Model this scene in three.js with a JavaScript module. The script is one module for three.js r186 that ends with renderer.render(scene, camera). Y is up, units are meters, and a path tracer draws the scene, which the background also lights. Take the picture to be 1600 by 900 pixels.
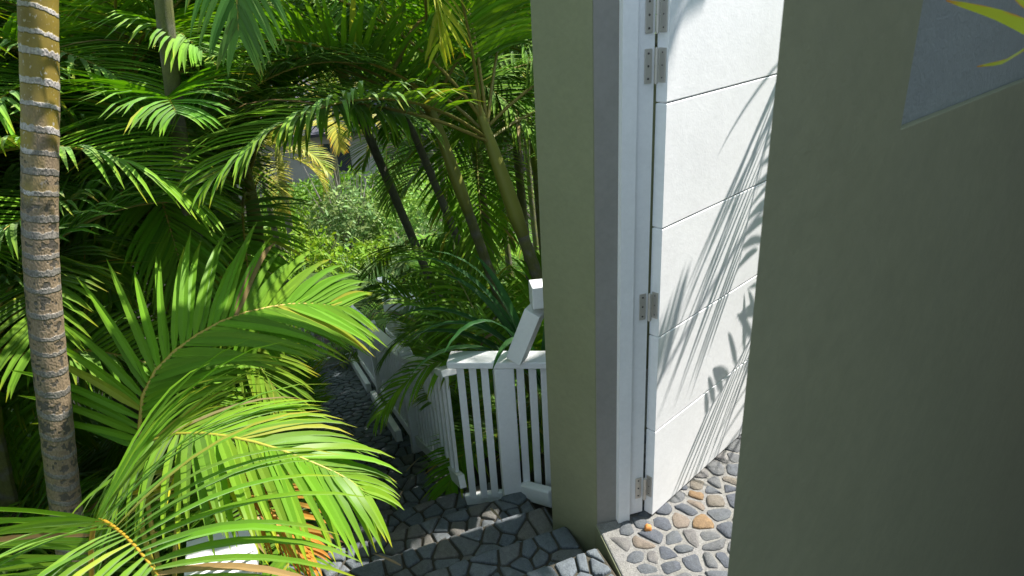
import * as THREE from 'three';
import { mergeGeometries } from 'three/addons/utils/BufferGeometryUtils.js';
import { RoundedBoxGeometry } from 'three/addons/geometries/RoundedBoxGeometry.js';

// ---------- camera, sky, sun, exposure ----------
const R = Math.PI / 180;
const scene = new THREE.Scene();
const camera = new THREE.PerspectiveCamera(46.4, 16 / 9, 0.05, 400);
camera.position.set(0, 1.9, 0);
camera.rotation.order = 'YXZ';
camera.rotation.set(-23.96 * R, 0, -3.616 * R);
camera.focus = 2.6;
camera.userData.fStop = 20;
const renderer = new THREE.WebGLRenderer({ antialias: true });
renderer.toneMapping = THREE.LinearToneMapping;
renderer.toneMappingExposure = 2.25;
renderer.shadowMap.enabled = true;
const SKY_LEVEL = 1.3;
const SUN_AZ = 72 * R, SUN_EL = 52 * R;
const sunDir = new THREE.Vector3(Math.sin(SUN_AZ) * Math.cos(SUN_EL), Math.sin(SUN_EL), -Math.cos(SUN_AZ) * Math.cos(SUN_EL));
{ // pale tropical sky with thin broken cloud, the same all round
  const w = 512, h = 256, d = new Float32Array(w * h * 4);
  const hash = (a, b) => { const x = Math.sin(a * 127.1 + b * 311.7) * 43758.5453; return x - Math.floor(x); };
  const vn = (x, y, per) => { const i = Math.floor(x), j = Math.floor(y), fx = x - i, fy = y - j, a = fx * fx * (3 - 2 * fx), b = fy * fy * (3 - 2 * fy), m = (v) => ((v % per) + per) % per; return (hash(m(i), j) * (1 - a) + hash(m(i + 1), j) * a) * (1 - b) + (hash(m(i), j + 1) * (1 - a) + hash(m(i + 1), j + 1) * a) * b; };
  for (let y = 0; y < h; y++) for (let x = 0; x < w; x++) {
    const el = ((y + .5) / h - .5) * Math.PI, z = Math.max(0, Math.sin(el)), f = Math.pow(z, .55);
    let c = 0; for (let k = 0, a = .5, q = 8; k < 4; k++, a /= 2, q *= 2) c += a * vn(x / w * q, y / h * q, q);
    const cl = Math.min(1, Math.max(0, (c - .42) * 4)) * Math.min(1, z * 5) * .6;
    const sk = [.42 - .24 * f, .47 - .17 * f, .52 - .08 * f], wh = [.58, .59, .6];
    const g = el < 0 ? .5 : 1;
    for (let k = 0; k < 3; k++) d[(y * w + x) * 4 + k] = (sk[k] * (1 - cl) + wh[k] * cl) * g * SKY_LEVEL; d[(y * w + x) * 4 + 3] = 1;
  }
  const t = new THREE.DataTexture(d, w, h, THREE.RGBAFormat, THREE.FloatType); t.mapping = THREE.EquirectangularReflectionMapping; t.magFilter = t.minFilter = THREE.LinearFilter; t.wrapS = THREE.RepeatWrapping; t.needsUpdate = true;
  scene.background = t; scene.environment = t;
}
const sun = new THREE.DirectionalLight(new THREE.Color(1, 0.965, 0.9), 5);
sun.position.copy(sunDir).multiplyScalar(40);
sun.castShadow = true;
sun.shadow.mapSize.set(4096, 4096);
Object.assign(sun.shadow.camera, { left: -25, right: 25, top: 25, bottom: -25, near: 1, far: 120 });
scene.add(sun); scene.add(sun.target);

// ---------- helpers ----------
const rngOf = (a) => () => { a |= 0; a = a + 0x6D2B79F5 | 0; let t = Math.imul(a ^ a >>> 15, 1 | a); t = t + Math.imul(t ^ t >>> 7, 61 | t) ^ t; return ((t ^ t >>> 14) >>> 0) / 4294967296; };
let rnd = rngOf(7);
const rr = (a, b) => a + (b - a) * rnd();
const V = (x, y, s) => new THREE.Vector3(x, y, -s);          // s: metres ahead
const C = (r, g, b) => new THREE.Color().setRGB(r, g, b);
const used = {};
function numbered(n) { const k = used[n] = (used[n] ?? -1) + 1; return k ? `${n}_${String(k).padStart(3, '0')}` : n; }
function shade(m) { m.castShadow = m.receiveShadow = true; return m; }
function thing(name, label, category, pos = [0, 0, 0], group) {
  const o = new THREE.Group(); o.name = numbered(name); o.position.set(pos[0], pos[1], pos[2]);
  o.userData = { label, category }; if (group) o.userData.group = group;
  scene.add(o); return o;
}
function part(parent, name, geo, mat, label) {   // geo in world axes; moved to the thing's own origin
  const root = parent.userData.category ? parent : parent.parent;
  if (root && root !== scene && !geo.userData.local) { const p = root.position; geo.translate(-p.x, -p.y, -p.z); geo.userData.local = true; }
  const m = shade(new THREE.Mesh(geo, mat)); m.name = name; if (label) m.userData.label = label;
  parent.add(m); return m;
}
function structure(name, geo, mat, label) { const m = shade(new THREE.Mesh(geo, mat)); m.name = numbered(name); m.userData = { kind: 'structure' }; if (label) m.userData.label = label; scene.add(m); return m; }
// tileable value noise
function noiseGrid(n, cell, seed) {
  const r = rngOf(seed), g = new Float32Array(cell * cell); for (let i = 0; i < g.length; i++) g[i] = r();
  const o = new Float32Array(n * n);
  for (let y = 0; y < n; y++) for (let x = 0; x < n; x++) {
    const u = x / n * cell, v = y / n * cell, i = Math.floor(u), j = Math.floor(v), fx = u - i, fy = v - j;
    const a = fx * fx * (3 - 2 * fx), b = fy * fy * (3 - 2 * fy), I = (i + 1) % cell, J = (j + 1) % cell;
    o[y * n + x] = (g[j * cell + i] * (1 - a) + g[j * cell + I] * a) * (1 - b) + (g[J * cell + i] * (1 - a) + g[J * cell + I] * a) * b;
  } return o;
}
function fbm(n, cells, seed) { const o = new Float32Array(n * n); let w = 0; cells.forEach(([c, a], k) => { const g = noiseGrid(n, c, seed + k * 31); w += a; for (let i = 0; i < o.length; i++) o[i] += g[i] * a; }); for (let i = 0; i < o.length; i++) o[i] /= w; return o; }
function texOf(n, f, srgb) {
  const d = new Uint8Array(n * n * 4);
  for (let i = 0; i < n * n; i++) { const c = f(i); d[i * 4] = c[0]; d[i * 4 + 1] = c[1]; d[i * 4 + 2] = c[2]; d[i * 4 + 3] = 255; }
  const t = new THREE.DataTexture(d, n, n); t.wrapS = t.wrapT = THREE.RepeatWrapping; t.magFilter = THREE.LinearFilter; t.minFilter = THREE.LinearMipmapLinearFilter; t.generateMipmaps = true;
  if (srgb) t.colorSpace = THREE.SRGBColorSpace; t.needsUpdate = true; return t;
}
const gray = (arr, lo, hi) => (i) => { const v = Math.max(0, Math.min(255, 255 * (lo + (hi - lo) * arr[i]))); return [v, v, v]; };
const N = 512;
const nFine = fbm(N, [[64, 1], [128, 1], [256, .7]], 11), nCoarse = fbm(N, [[4, 1], [9, .8], [22, .6], [60, .4]], 23), nMid = fbm(N, [[14, 1], [40, .8], [110, .8], [256, .5]], 41);
const tPlasterC = texOf(N, (i) => { const v = 222 + 33 * (.5 * nCoarse[i] + .5 * nFine[i]) ; return [v, v, v - 5 * nMid[i]]; }, true);
const tPlasterB = texOf(N, gray(nMid, 0, 1));
const tStoneC = texOf(N, (i) => { const v = 130 + 125 * (.55 * nMid[i] + .45 * nFine[i]); return [v, v, v - 6 + 12 * nCoarse[i]]; }, true);
const tStoneB = texOf(N, (i) => { const v = 255 * (.5 * nMid[i] + .5 * nFine[i]); return [v, v, v]; });
const tPaintC = texOf(N, (i) => { const v = 232 + 23 * (.6 * nCoarse[i] + .4 * nFine[i]); return [v, v, v]; }, true);
const rep = (t, k) => { const c = t.clone(); c.repeat.set(k, k); c.needsUpdate = true; return c; };
const std = (color, o = {}) => new THREE.MeshStandardMaterial({ color, roughness: .8, ...o });
const M = {
  plaster: std(C(.235, .24, .14), { map: rep(tPlasterC, .9), bumpMap: rep(tPlasterB, 3), bumpScale: .0006, roughness: .75 }),
  plasterGrey: std(C(.285, .272, .25), { map: rep(tPlasterC, .8), bumpMap: rep(tPlasterB, 2.5), bumpScale: .001, roughness: .75 }),
  recess: std(C(.25, .277, .262), { map: rep(tPlasterC, 1.3), bumpMap: rep(tPlasterB, 5), bumpScale: .0012, roughness: .7 }),
  doorWhite: std(C(.86, .86, .86), { map: rep(tPaintC, 1.1), bumpMap: rep(tPlasterB, 2), bumpScale: .0005, roughness: .5 }),
  steel: std(C(.55, .52, .47), { metalness: .6, roughness: .45 }),
  steelDark: std(C(.08, .075, .07), { metalness: .4, roughness: .6 }),
  mortarLight: std(C(.4, .385, .36), { map: rep(tStoneC, 4), bumpMap: rep(tStoneB, 5), bumpScale: .006, roughness: .95 }),
  mortarDark: std(C(.12, .105, .075), { map: rep(tStoneC, 4), bumpMap: rep(tStoneB, 5), bumpScale: .008, roughness: 1 }),
  soil: std(C(.045, .033, .022), { map: rep(tStoneC, 2), bumpMap: rep(tStoneB, 3), bumpScale: .02, roughness: 1 }),
  lawn: std(C(.11, .2, .03), { map: rep(tStoneC, 2), bumpMap: rep(tStoneB, 6), bumpScale: .02, roughness: 1 }),
  roofTile: std(C(.13, .12, .15), { map: rep(tStoneC, 1), roughness: .8 }),
  houseWall: std(C(.5, .47, .42), { map: rep(tPlasterC, .5), roughness: .85 }),
  glass: std(C(.04, .05, .06), { roughness: .1 }),
  soffit: std(C(.34, .33, .31), { map: rep(tPlasterC, .7), roughness: .85 }),
};
const leafOpt = { vertexColors: true, side: THREE.DoubleSide, roughness: .92, transmission: .44, thickness: 0, clearcoat: .22, clearcoatRoughness: .33, ior: 1.45, specularIntensity: .5 };
const leafMat = new THREE.MeshPhysicalMaterial({ color: C(1, 1, 1), ...leafOpt }); leafMat.name = 'leaf';
const rachisMat = std(C(1, 1, 1), { vertexColors: true, roughness: .5 });
const barkMat = std(C(1, 1, 1), { vertexColors: true, roughness: .7, map: rep(tStoneC, 6), bumpMap: rep(tStoneB, 8), bumpScale: .004 });
const heroTrunk = (() => { // ring scars, grey bark below, brown green skin above
  const w = 256, h = 2048, LEN = 3.35, cd = new Uint8Array(w * h * 4), bd = new Uint8Array(w * h * 4), r = rngOf(5), rings = []; for (let y = 0; y < LEN;) { rings.push([y, .011 + r() * .009, r() * 6.28, r()]); y += (y > 2 ? .05 : .04) + r() * .03; }
  const A = noiseGrid(256, 9, 3), B = noiseGrid(256, 32, 4), D = noiseGrid(256, 100, 6), at = (g, u, v) => g[(Math.floor(v) & 255) * 256 + (Math.floor(u) & 255)];
  for (let y = 0; y < h; y++) for (let x = 0; x < w; x++) {
    const th = x / w * 6.2832, v0 = y / h * LEN, wob = .006 * Math.sin(th + 1) + .004 * Math.sin(2 * th + v0 * 3) + .0025 * (at(B, x, y * .5) - .5), v = v0 + wob;
    let k = 0; while (k < rings.length - 1 && rings[k + 1][0] <= v) k++; const [ry, rt, ph, rv] = rings[k], f = v - ry, nx = (rings[k + 1]?.[0] ?? LEN) - ry;
    const n1 = at(D, x, y), n2 = at(B, x * 1.0, y * 1.6), n3 = at(A, x, y * .7), young = Math.min(1, Math.max(0, (v0 - 1.62 + (n3 - .5) * .3) / .16));
    const band = f < rt * (.75 + .4 * n2) ? 1 : 0; let c;
    if (band) { const g = .2 + .24 * n1 * (.5 + n3); c = young > .5 ? [g * 1.05, g * .95, g * .9] : [g * .5, g * .45, g * .39]; }
    else {
      const mid = Math.sin(Math.PI * Math.min(1, (f - rt) / (nx - rt))), dark = n2 * .6 + n3 * .5 + mid * .3 > .92;
      const old = dark ? [.055 + .03 * n1, .046 + .025 * n1, .035 + .02 * n1] : [.14 + .12 * n1, .1 + .09 * n1, .06 + .06 * n1];
      const peel = n2 * .5 + n1 * .5 > .78, yg = peel ? [.34, .3, .24] : [.15 + .08 * n3 + .03 * n1, .105 + .06 * n3 + .02 * n1, .018];
      c = old.map((o, i) => o * (1 - young) + yg[i] * young);
    }
    const bmp = band ? 190 + 60 * n1 : 120 + 50 * n1 * (1 - young) - (c[0] < .09 ? 45 : 0), i = (y * w + x) * 4;
    for (let q = 0; q < 3; q++) { cd[i + q] = 255 * Math.pow(Math.min(1, c[q]), 1 / 2.2); bd[i + q] = bmp; } cd[i + 3] = bd[i + 3] = 255;
  }
  const mk = (d, sr) => { const t = new THREE.DataTexture(d, w, h); t.wrapS = t.wrapT = THREE.RepeatWrapping; t.magFilter = THREE.LinearFilter; t.minFilter = THREE.LinearMipmapLinearFilter; t.generateMipmaps = true; if (sr) t.colorSpace = THREE.SRGBColorSpace; t.repeat.set(1 / .35, 1 / LEN); t.needsUpdate = true; return t; };
  return std(C(1, 1, 1), { map: mk(cd, true), bumpMap: mk(bd), bumpScale: .006, roughness: .55 });
})();
const stoneMats = {};
for (const [k, list] of Object.entries({
  path: [[.27, .3, .33], [.24, .275, .31], [.31, .335, .36], [.29, .295, .295], [.32, .3, .27]],
  landing: [[.16, .175, .205], [.2, .215, .235], [.31, .27, .22], [.36, .29, .23], [.28, .265, .255], [.42, .27, .14], [.24, .245, .25]],
})) stoneMats[k] = list.map(([r, g, b]) => std(C(r, g, b), { map: rep(tStoneC, 6), bumpMap: rep(tStoneB, 7), bumpScale: .006, roughness: .85 }));

// box with planar uv in metres, rounded
function box(w, h, d, r = .004) { const g = new RoundedBoxGeometry(w, h, d, 2, Math.min(r, w / 2.2, h / 2.2, d / 2.2)); return boxUV(g); }
function boxUV(g) {
  const p = g.attributes.position, n = g.attributes.normal, uv = new Float32Array(p.count * 2);
  for (let i = 0; i < p.count; i++) {
    const ax = Math.abs(n.getX(i)), ay = Math.abs(n.getY(i)), az = Math.abs(n.getZ(i));
    uv[i * 2] = ax >= ay && ax >= az ? p.getZ(i) : p.getX(i); uv[i * 2 + 1] = ay > ax && ay > az ? p.getZ(i) : p.getY(i);
  } g.setAttribute('uv', new THREE.BufferAttribute(uv, 2)); return g;
}
const put = (g, x, y, s, turn = 0) => { g.rotateY(turn); g.translate(x, y, -s); return g; };
// bar between two points, w across, h tall
function bar(a, b, w, h, r = .004) {
  const L = a.distanceTo(b), g = box(w, h, L, r), m = new THREE.Matrix4().lookAt(a, b, new THREE.Vector3(0, 1, 0));
  g.applyMatrix4(m); const c = a.clone().add(b).multiplyScalar(.5); g.translate(c.x, c.y, c.z); return g;
}
// vertical prism from plan points (x, s)
function prism(pts, y0, y1, bevel = .004) {
  const sh = new THREE.Shape(pts.map(([x, s]) => new THREE.Vector2(x, s)));
  const g = new THREE.ExtrudeGeometry(sh, { depth: y1 - y0 - 2 * bevel, bevelEnabled: bevel > 0, bevelSize: bevel, bevelThickness: bevel, bevelOffset: -bevel, bevelSegments: 2 });
  g.rotateX(-Math.PI / 2); g.translate(0, y0 + bevel, 0); return boxUV(g);
}

// ---------- the lie of the land ----------
const PQ = (p, q) => [.94 * p - .342 * q, .342 * p + .94 * q];    // p across the path, q along it
const STEP = .265, Q0 = 1.68, NSTEP = 9, QR = Q0 + STEP * NSTEP, YR = -.12 * NSTEP, QE = 7.6;
const prof = (q) => {
  if (q < Q0) return 0; if (q < QR) return -(q - Q0) * .12 / STEP;
  if (q < QE) return YR - (q - QR) * .31;
  const e = YR - (QE - QR) * .31; if (q < 16) return e - (q - QE) * .17; const f = e - (16 - QE) * .17;
  if (q < 34) return f - (q - 16) * .06; return f - 18 * .06 + (q - 34) * .34;
};
{
  const xs = [], ss = [];
  for (let x = -70; x <= 70; x += Math.abs(x) < 6 ? .5 : 3) xs.push(x);
  for (let s = -14; s <= 90; s += s > -2 && s < 10 ? .4 : 2.5) ss.push(s);
  const pos = [], uv = [], idx = [];
  for (const s of ss) for (const x of xs) {
    const q = -.342 * x + .94 * s, p = .94 * x + .342 * s;
    let y = prof(q) - .14; if (p < -.45 && q < 8) y += .12; if (p > 1.4) y -= .1;
    if (q > QE) y += .14 + .08 * Math.sin(x * 1.3 + s) + (q > 34 ? Math.sin(x * .12) * 1.6 : 0);
    pos.push(x, y, -s); uv.push(x, s);
  }
  for (let j = 0; j < ss.length - 1; j++) for (let i = 0; i < xs.length - 1; i++) { const a = j * xs.length + i, b = a + xs.length; idx.push(a, a + 1, b, b, a + 1, b + 1); }
  const g = new THREE.BufferGeometry(); g.setAttribute('position', new THREE.Float32BufferAttribute(pos, 3)); g.setAttribute('uv', new THREE.Float32BufferAttribute(uv, 2)); g.setIndex(idx); g.computeVertexNormals();
  structure('ground', g, M.soil, 'dark planted soil under the palms sloping downhill');
}
// ---------- paving ----------
function clip(poly, nx, ny, d) { // keep nx*x+ny*y<=d
  const o = []; for (let i = 0; i < poly.length; i++) {
    const a = poly[i], b = poly[(i + 1) % poly.length], da = nx * a[0] + ny * a[1] - d, db = nx * b[0] + ny * b[1] - d;
    if (da <= 0) o.push(a); if (da * db < 0) { const t = da / (da - db); o.push([a[0] + (b[0] - a[0]) * t, a[1] + (b[1] - a[1]) * t]); }
  } return o;
}
function cells(seeds, outer, gap) {
  return seeds.map((c, i) => {
    let poly = outer.map((v) => v.slice());
    seeds.forEach((o, j) => { if (i === j) return; const dx = o[0] - c[0], dy = o[1] - c[1], L = Math.hypot(dx, dy); if (L > .6) return; const nx = dx / L, ny = dy / L; poly = poly.length ? clip(poly, nx, ny, nx * (c[0] + o[0]) / 2 + ny * (c[1] + o[1]) / 2 - gap / 2) : poly; });
    return poly;
  }).filter((p) => p.length > 2);
}
const area = (p) => Math.abs(p.reduce((s, a, i) => { const b = p[(i + 1) % p.length]; return s + a[0] * b[1] - b[0] * a[1]; }, 0) / 2);
function soften(poly, k) { // cut the corners, drop tiny edges
  const o = []; for (let i = 0; i < poly.length; i++) { const a = poly[i], b = poly[(i + 1) % poly.length]; if (Math.hypot(a[0] - b[0], a[1] - b[1]) < .008) { o.push([(a[0] + b[0]) / 2, (a[1] + b[1]) / 2]); continue; } o.push([a[0] + (b[0] - a[0]) * k, a[1] + (b[1] - a[1]) * k], [a[0] + (b[0] - a[0]) * (1 - k), a[1] + (b[1] - a[1]) * (1 - k)]); }
  return o.map(([x, y]) => [x + rr(-.0025, .0025), y + rr(-.0025, .0025)]);
}
// one stone: plan polygon (x,s) -> rough slab with a rounded rim
function stone(poly, yAt, up, rise) {
  const n = poly.length, cx = poly.reduce((a, p) => a + p[0], 0) / n, cy = poly.reduce((a, p) => a + p[1], 0) / n, pos = [], uv = [], idx = [], ou = rr(0, 9), ov = rr(0, 9);
  const tx = rr(-.05, .05), ty = rr(-.05, .05);
  const ring = (k, dy, jit) => poly.forEach(([x, y]) => { const px = cx + (x - cx) * k, py = cy + (y - cy) * k; pos.push(px, yAt(px, py) + dy + (dy > 0 ? (px - cx) * tx + (py - cy) * ty : 0) + rr(-jit, jit), -py); uv.push(px + ou, py + ov); });
  ring(1, -.02, 0); ring(1, up * .45, .001); ring(.93, up * .92, .001); ring(.6, up + rise * .7, .002);
  pos.push(cx, yAt(cx, cy) + up + rise, -cy); uv.push(cx + ou, cy + ov);
  for (let r = 0; r < 3; r++) for (let i = 0; i < n; i++) { const a = r * n + i, b = r * n + (i + 1) % n, c = a + n, d = b + n; idx.push(a, b, c, c, b, d); }
  for (let i = 0; i < n; i++) idx.push(3 * n + i, 3 * n + (i + 1) % n, 4 * n);
  const A = poly.reduce((s, a, i) => { const b = poly[(i + 1) % n]; return s + a[0] * b[1] - b[0] * a[1]; }, 0); if (A < 0) for (let i = 0; i < idx.length; i += 3) [idx[i], idx[i + 1]] = [idx[i + 1], idx[i]];
  const g = new THREE.BufferGeometry(); g.setAttribute('position', new THREE.Float32BufferAttribute(pos, 3)); g.setAttribute('uv', new THREE.Float32BufferAttribute(uv, 2)); g.setIndex(idx); g.computeVertexNormals(); return g;
}
const pick = (a, w) => { const r = rnd(); let s = 0; for (let i = 0; i < a.length; i++) { s += w ? w[i] : 1 / a.length; if (r < s) return a[i]; } return a[a.length - 1]; };
function jitterSeeds(x0, x1, y0, y1, cell, j = .38) { const o = [], nx = Math.max(1, Math.round((x1 - x0) / cell)), ny = Math.max(1, Math.round((y1 - y0) / cell)); for (let b = 0; b < ny; b++) for (let a = 0; a < nx; a++) o.push([x0 + (a + .5 + (b % 2 ? .25 : -.25) + rr(-j, j)) * (x1 - x0) / nx, y0 + (b + .5 + rr(-j, j)) * (y1 - y0) / ny]); return o; }
{ // stepped path of crazy paving
  rnd = rngOf(101);
  const slabs = [], stones = [];
  const right = (q) => q < 1.95 ? .885 : q < 2.35 ? .9 : q < 2.75 ? .84 : .74;
  const LEFT = -.5;
  const rect = (p0, p1, q0, q1) => [PQ(p0, q0), PQ(p1, q0), PQ(p1, q1), PQ(p0, q1)];
  for (let k = -1; k < NSTEP; k++) {
    const q0 = k < 0 ? -1.6 : Q0 + STEP * k, q1 = Q0 + STEP * (k + 1), y = -.12 * (k + 1), pr = right((Math.max(q0, 1) + q1) / 2);
    slabs.push(prism(rect(k < 0 ? -1.2 : LEFT, pr, q0, q1), y - .4, y - .012, .006));
    const qa = Math.max(q0, .95), nose = q1 - .002;
    for (const c of cells(jitterSeeds(LEFT, pr, qa, nose - .006, .074, .44).filter(() => rnd() > .1), [[LEFT, qa], [pr - .012, qa], [pr - .012, nose - .004], [LEFT, nose - .004]], .011)) if (area(c) > .0008) stones.push({ poly: soften(c, .1).map(([a, b]) => PQ(a, b)), y: () => y - .012, q: (qa + q1) / 2 });
  }
  const yr = (x, s) => prof(-.342 * x + .94 * s) - .012;
  const ra = PQ(LEFT, QR), ramp = boxUV(new THREE.BoxGeometry(1.24, .3, 3.7)); ramp.rotateX(-Math.atan(.31)); ramp.rotateY(20 * R); { const [x, s] = PQ(.12, (QR + QE) / 2); ramp.translate(x, yr(x, s) - .155, -s); }
  slabs.push(ramp.toNonIndexed());
  for (const c of cells(jitterSeeds(LEFT, .74, QR, QE - .1, .1), [[LEFT, QR], [.72, QR], [.72, QE - .1], [LEFT, QE - .1]], .012)) if (area(c) > .002) stones.push({ poly: soften(c, .12).map(([a, b]) => PQ(a, b)), y: yr, q: c[0][1] });
  const path = structure('path', mergeGeometries(slabs.map((g) => g.index ? g.toNonIndexed() : g)), M.mortarDark, 'dark stepped stone path leading downhill between the palms');
  // parts: the stones that show largest; the far rest in one piece
  stones.sort((a, b) => a.q - b.q);
  const hid = [], pOf = (s) => s.poly.reduce((a, [x, z]) => a + .94 * x + .342 * z, 0) / s.poly.length, seen = (s) => s.q > 1.5 && pOf(s) > -.18, vis = [...stones.filter(seen), ...stones.filter((s) => !seen(s))];
  vis.forEach((s, i) => { const g = stone(s.poly, s.y, rr(.01, .0155), rr(.0005, .003)); if (i < 292) part(path, 'paving_stone', g, pick(stoneMats.path)); else hid.push(g); });
  const rest = part(path, 'paving_stones', mergeGeometries(hid.map((g) => g.toNonIndexed())), stoneMats.path[1]); rest.userData.kind = 'stuff';
}
// landing: pale mortar with rounded field stones, one step above the path
{
  rnd = rngOf(202);
  const K0 = [.268, 1.992], K1 = [.7, -.02];
  const floor = structure('landing', prism([K1, [2.6, -.02], [2.6, 3.1], [.32, 3.1], [.268, 1.992]], -.3, 0, .006), M.mortarLight, 'pale mortar landing set with rounded field stones');
  const kg = prism([[K0[0] - .005, K0[1] - .0], [K1[0] - .005, K1[1]], [K1[0] + .012, K1[1]], [K0[0] + .012, K0[1]]], -.26, -.007, .002);
  part(floor, 'kerb', kg, M.plaster, 'olive plastered kerb edge of the landing');
  let n = 0; const hid = [];
  const edge = (s) => .268 + (1.992 - s) * .2147 + .007;
  for (const c of cells(jitterSeeds(.28, 1.3, 1.2, 2.6, .073, .42), [[.28, 1.2], [1.3, 1.2], [1.3, 2.6], [.28, 2.6]], .013)) {
    if (c.some(([x, s]) => x < edge(s)) || area(c) < .0008) continue;
    const g = stone(soften(c, .2), () => -.002, rr(.004, .011), rr(.002, .006));
    if (n++ < 290) part(floor, 'field_stone', g, pick(stoneMats.landing, [.3, .27, .09, .08, .12, .015, .125])); else hid.push(g);
  }
  if (hid.length) part(floor, 'field_stones', mergeGeometries(hid.map((g) => g.toNonIndexed())), stoneMats.landing[1]).userData.kind = 'stuff';
}
// ---------- pillar, gate frame, gate ----------
{
  const t = thing('pillar', 'olive grey rendered gate pillar between the white fence and the gate frame', 'pillar', [.23, -.5, -2.12]);
  part(t, 'shaft', prism([[.268, 1.992], [.344, 2.008], [.29, 2.33], [.109, 2.184]], -.6, 2.9, .003), M.plaster);
  part(t, 'return_face', prism([[.2715, 1.9895], [.346, 2.004], [.344, 2.012], [.2695, 1.9965]], .001, 2.9, .001), M.plasterGrey, 'purple grey painted side of the pillar');
}
{
  const t = thing('gateway_jamb', 'white painted timber gate frame fixed to the pillar', 'door frame', [.4, 0, -2.0]);
  part(t, 'jamb', prism([[.351, 1.98], [.396, 1.992], [.372, 2.095], [.325, 2.085]], .002, 2.55, .003), M.doorWhite);
  part(t, 'door_stop', prism([[.3975, 2.003], [.449, 2.0175], [.43, 2.09], [.38, 2.08]], .022, 2.55, .003), M.doorWhite);
}
const DOOR_AZ = 47.1 * R, dD = [Math.sin(DOOR_AZ), Math.cos(DOOR_AZ)], dN = [-dD[1], dD[0]];   // along the leaf; away from the sunlit face
const onDoor = (a, n) => [.486 + dD[0] * a + dN[0] * n, 2.004 + dD[1] * a + dN[1] * n];
{
  const t = thing('gate_leaf', 'white plank gate standing open in the sun with palm shadows on it', 'gate', [.486, 0, -2.004]);
  const W = 1.0, TH = .038;
  for (let k = 0; k < 6; k++) part(t, 'plank', prism([onDoor(0, 0), onDoor(W, 0), onDoor(W, TH), onDoor(0, TH)], .012 + .389 * k + (k ? .0015 : 0), .012 + .389 * (k + 1) - .0015, .0035), M.doorWhite);
  part(t, 'core', prism([onDoor(.006, .012), onDoor(W - .006, .012), onDoor(W - .006, TH - .012), onDoor(.006, TH - .012)], .02, 2.34, 0), M.doorWhite);
  for (const y of [.145, .908, 1.675, 1.812]) {
    const h = thing0(t, 'hinge');
    const hp = [.4525, 2.002];
    const cyl = (r, a, b, x, s) => { const g = new THREE.CylinderGeometry(r, r, b - a, 14); g.translate(x, (a + b) / 2, -s); return g; };
    part(h, 'knuckle', mergeGeometries([cyl(.0062, y - .047, y - .001, ...hp), cyl(.0062, y + .001, y + .047, ...hp), cyl(.0045, y - .05, y + .05, ...hp)]), M.steel);
    // leaf on the frame, leaf on the gate edge
    const e0 = onDoor(-.0018, .006), e1 = onDoor(-.0018, .03);
    part(h, 'leaf', bar3([.4185, 2.006], [.441, 2.0125], y, .096, .003), M.steel);
    part(h, 'leaf', bar3(e0, e1, y, .096, .003), M.steel);
    const sc = []; for (const dy of [-.035, 0, .035]) { for (const [a, b] of [[[.4185, 2.006], [.441, 2.0125]], [e0, e1]]) { const g = new THREE.SphereGeometry(.0035, 8, 6); const nx = b[1] - a[1], ns = -(b[0] - a[0]), L = Math.hypot(nx, ns); g.translate((a[0] + b[0]) / 2 + nx / L * .001, y + dy, -((a[1] + b[1]) / 2 + ns / L * .001)); sc.push(g); } }
    for (const g of sc) part(h, 'screw', g, M.steelDark);
  }
}
function thing0(parent, name) { const o = new THREE.Group(); o.name = name; parent.add(o); return o; }
function bar3(a, b, y, h, th) { const L = Math.hypot(b[0] - a[0], b[1] - a[1]), g = box(L, h, th, .003); g.rotateY(Math.atan2(b[1] - a[1], b[0] - a[0])); g.translate((a[0] + b[0]) / 2, y, -(a[1] + b[1]) / 2); return g; }
{ const t = new THREE.Mesh(stone(soften([[.44, 1.925], [.468, 1.925], [.47, 1.95], [.446, 1.955]], .25), () => .006, .016, .006), std(C(.5, .2, .05), { roughness: .7 })); t.name = 'fallen_fruit'; t.userData = { label: 'small orange fallen fruit on the stones under the bottom hinge', category: 'fruit' }; shade(t); scene.add(t); }
// ---------- right wall with its shallow recess, and the porch roof that shades it ----------
const WAZ = 51 * R, wD = [Math.sin(WAZ), Math.cos(WAZ)], wB = [-wD[1], wD[0]], WE = [.1665, .4175];   // along the wall; towards its back
const onWall = (t, d) => [WE[0] + wD[0] * t - wB[0] * d, WE[1] + wD[1] * t - wB[1] * d];               // d > 0: camera side
{
  const [ox, os] = onWall(1, 0);
  const t = thing('wall', 'olive grey rendered porch wall with a shallow bluish grey recess', 'wall', [ox, -.05, -os]);
  const sh = new THREE.Shape([[0, -.05], [3.4, -.05], [3.4, 1.93], [1.35, 1.93], [1.35, 1.777], [.2045, 1.777], [.2045, 1.93], [0, 1.93]].map(([a, b]) => new THREE.Vector2(a, b)));
  const face = new THREE.ExtrudeGeometry(sh, { depth: .005, bevelEnabled: true, bevelSize: .001, bevelThickness: .001, bevelOffset: -.001, bevelSegments: 2 });
  boxUV(face); { const p = face.attributes.position; for (let i = 0; i < p.count; i++) if (p.getX(i) < .01) p.setX(i, p.getX(i) + Math.max(0, .006 - p.getZ(i)) * 4); } face.translate(0, 0, -.006);
  const back = prism([[.06, .0072], [3.398, .0072], [3.398, .101], [.3, .101]], -.049, 1.928, .001);
  const place = (g) => { g.rotateY(Math.atan2(wD[1], wD[0])); g.translate(WE[0], 0, -WE[1]); return g; };
  part(t, 'render_coat', place(face), M.plaster); part(t, 'recessed_panel', place(back), M.recess, 'bluish grey recessed panel');
}
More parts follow.
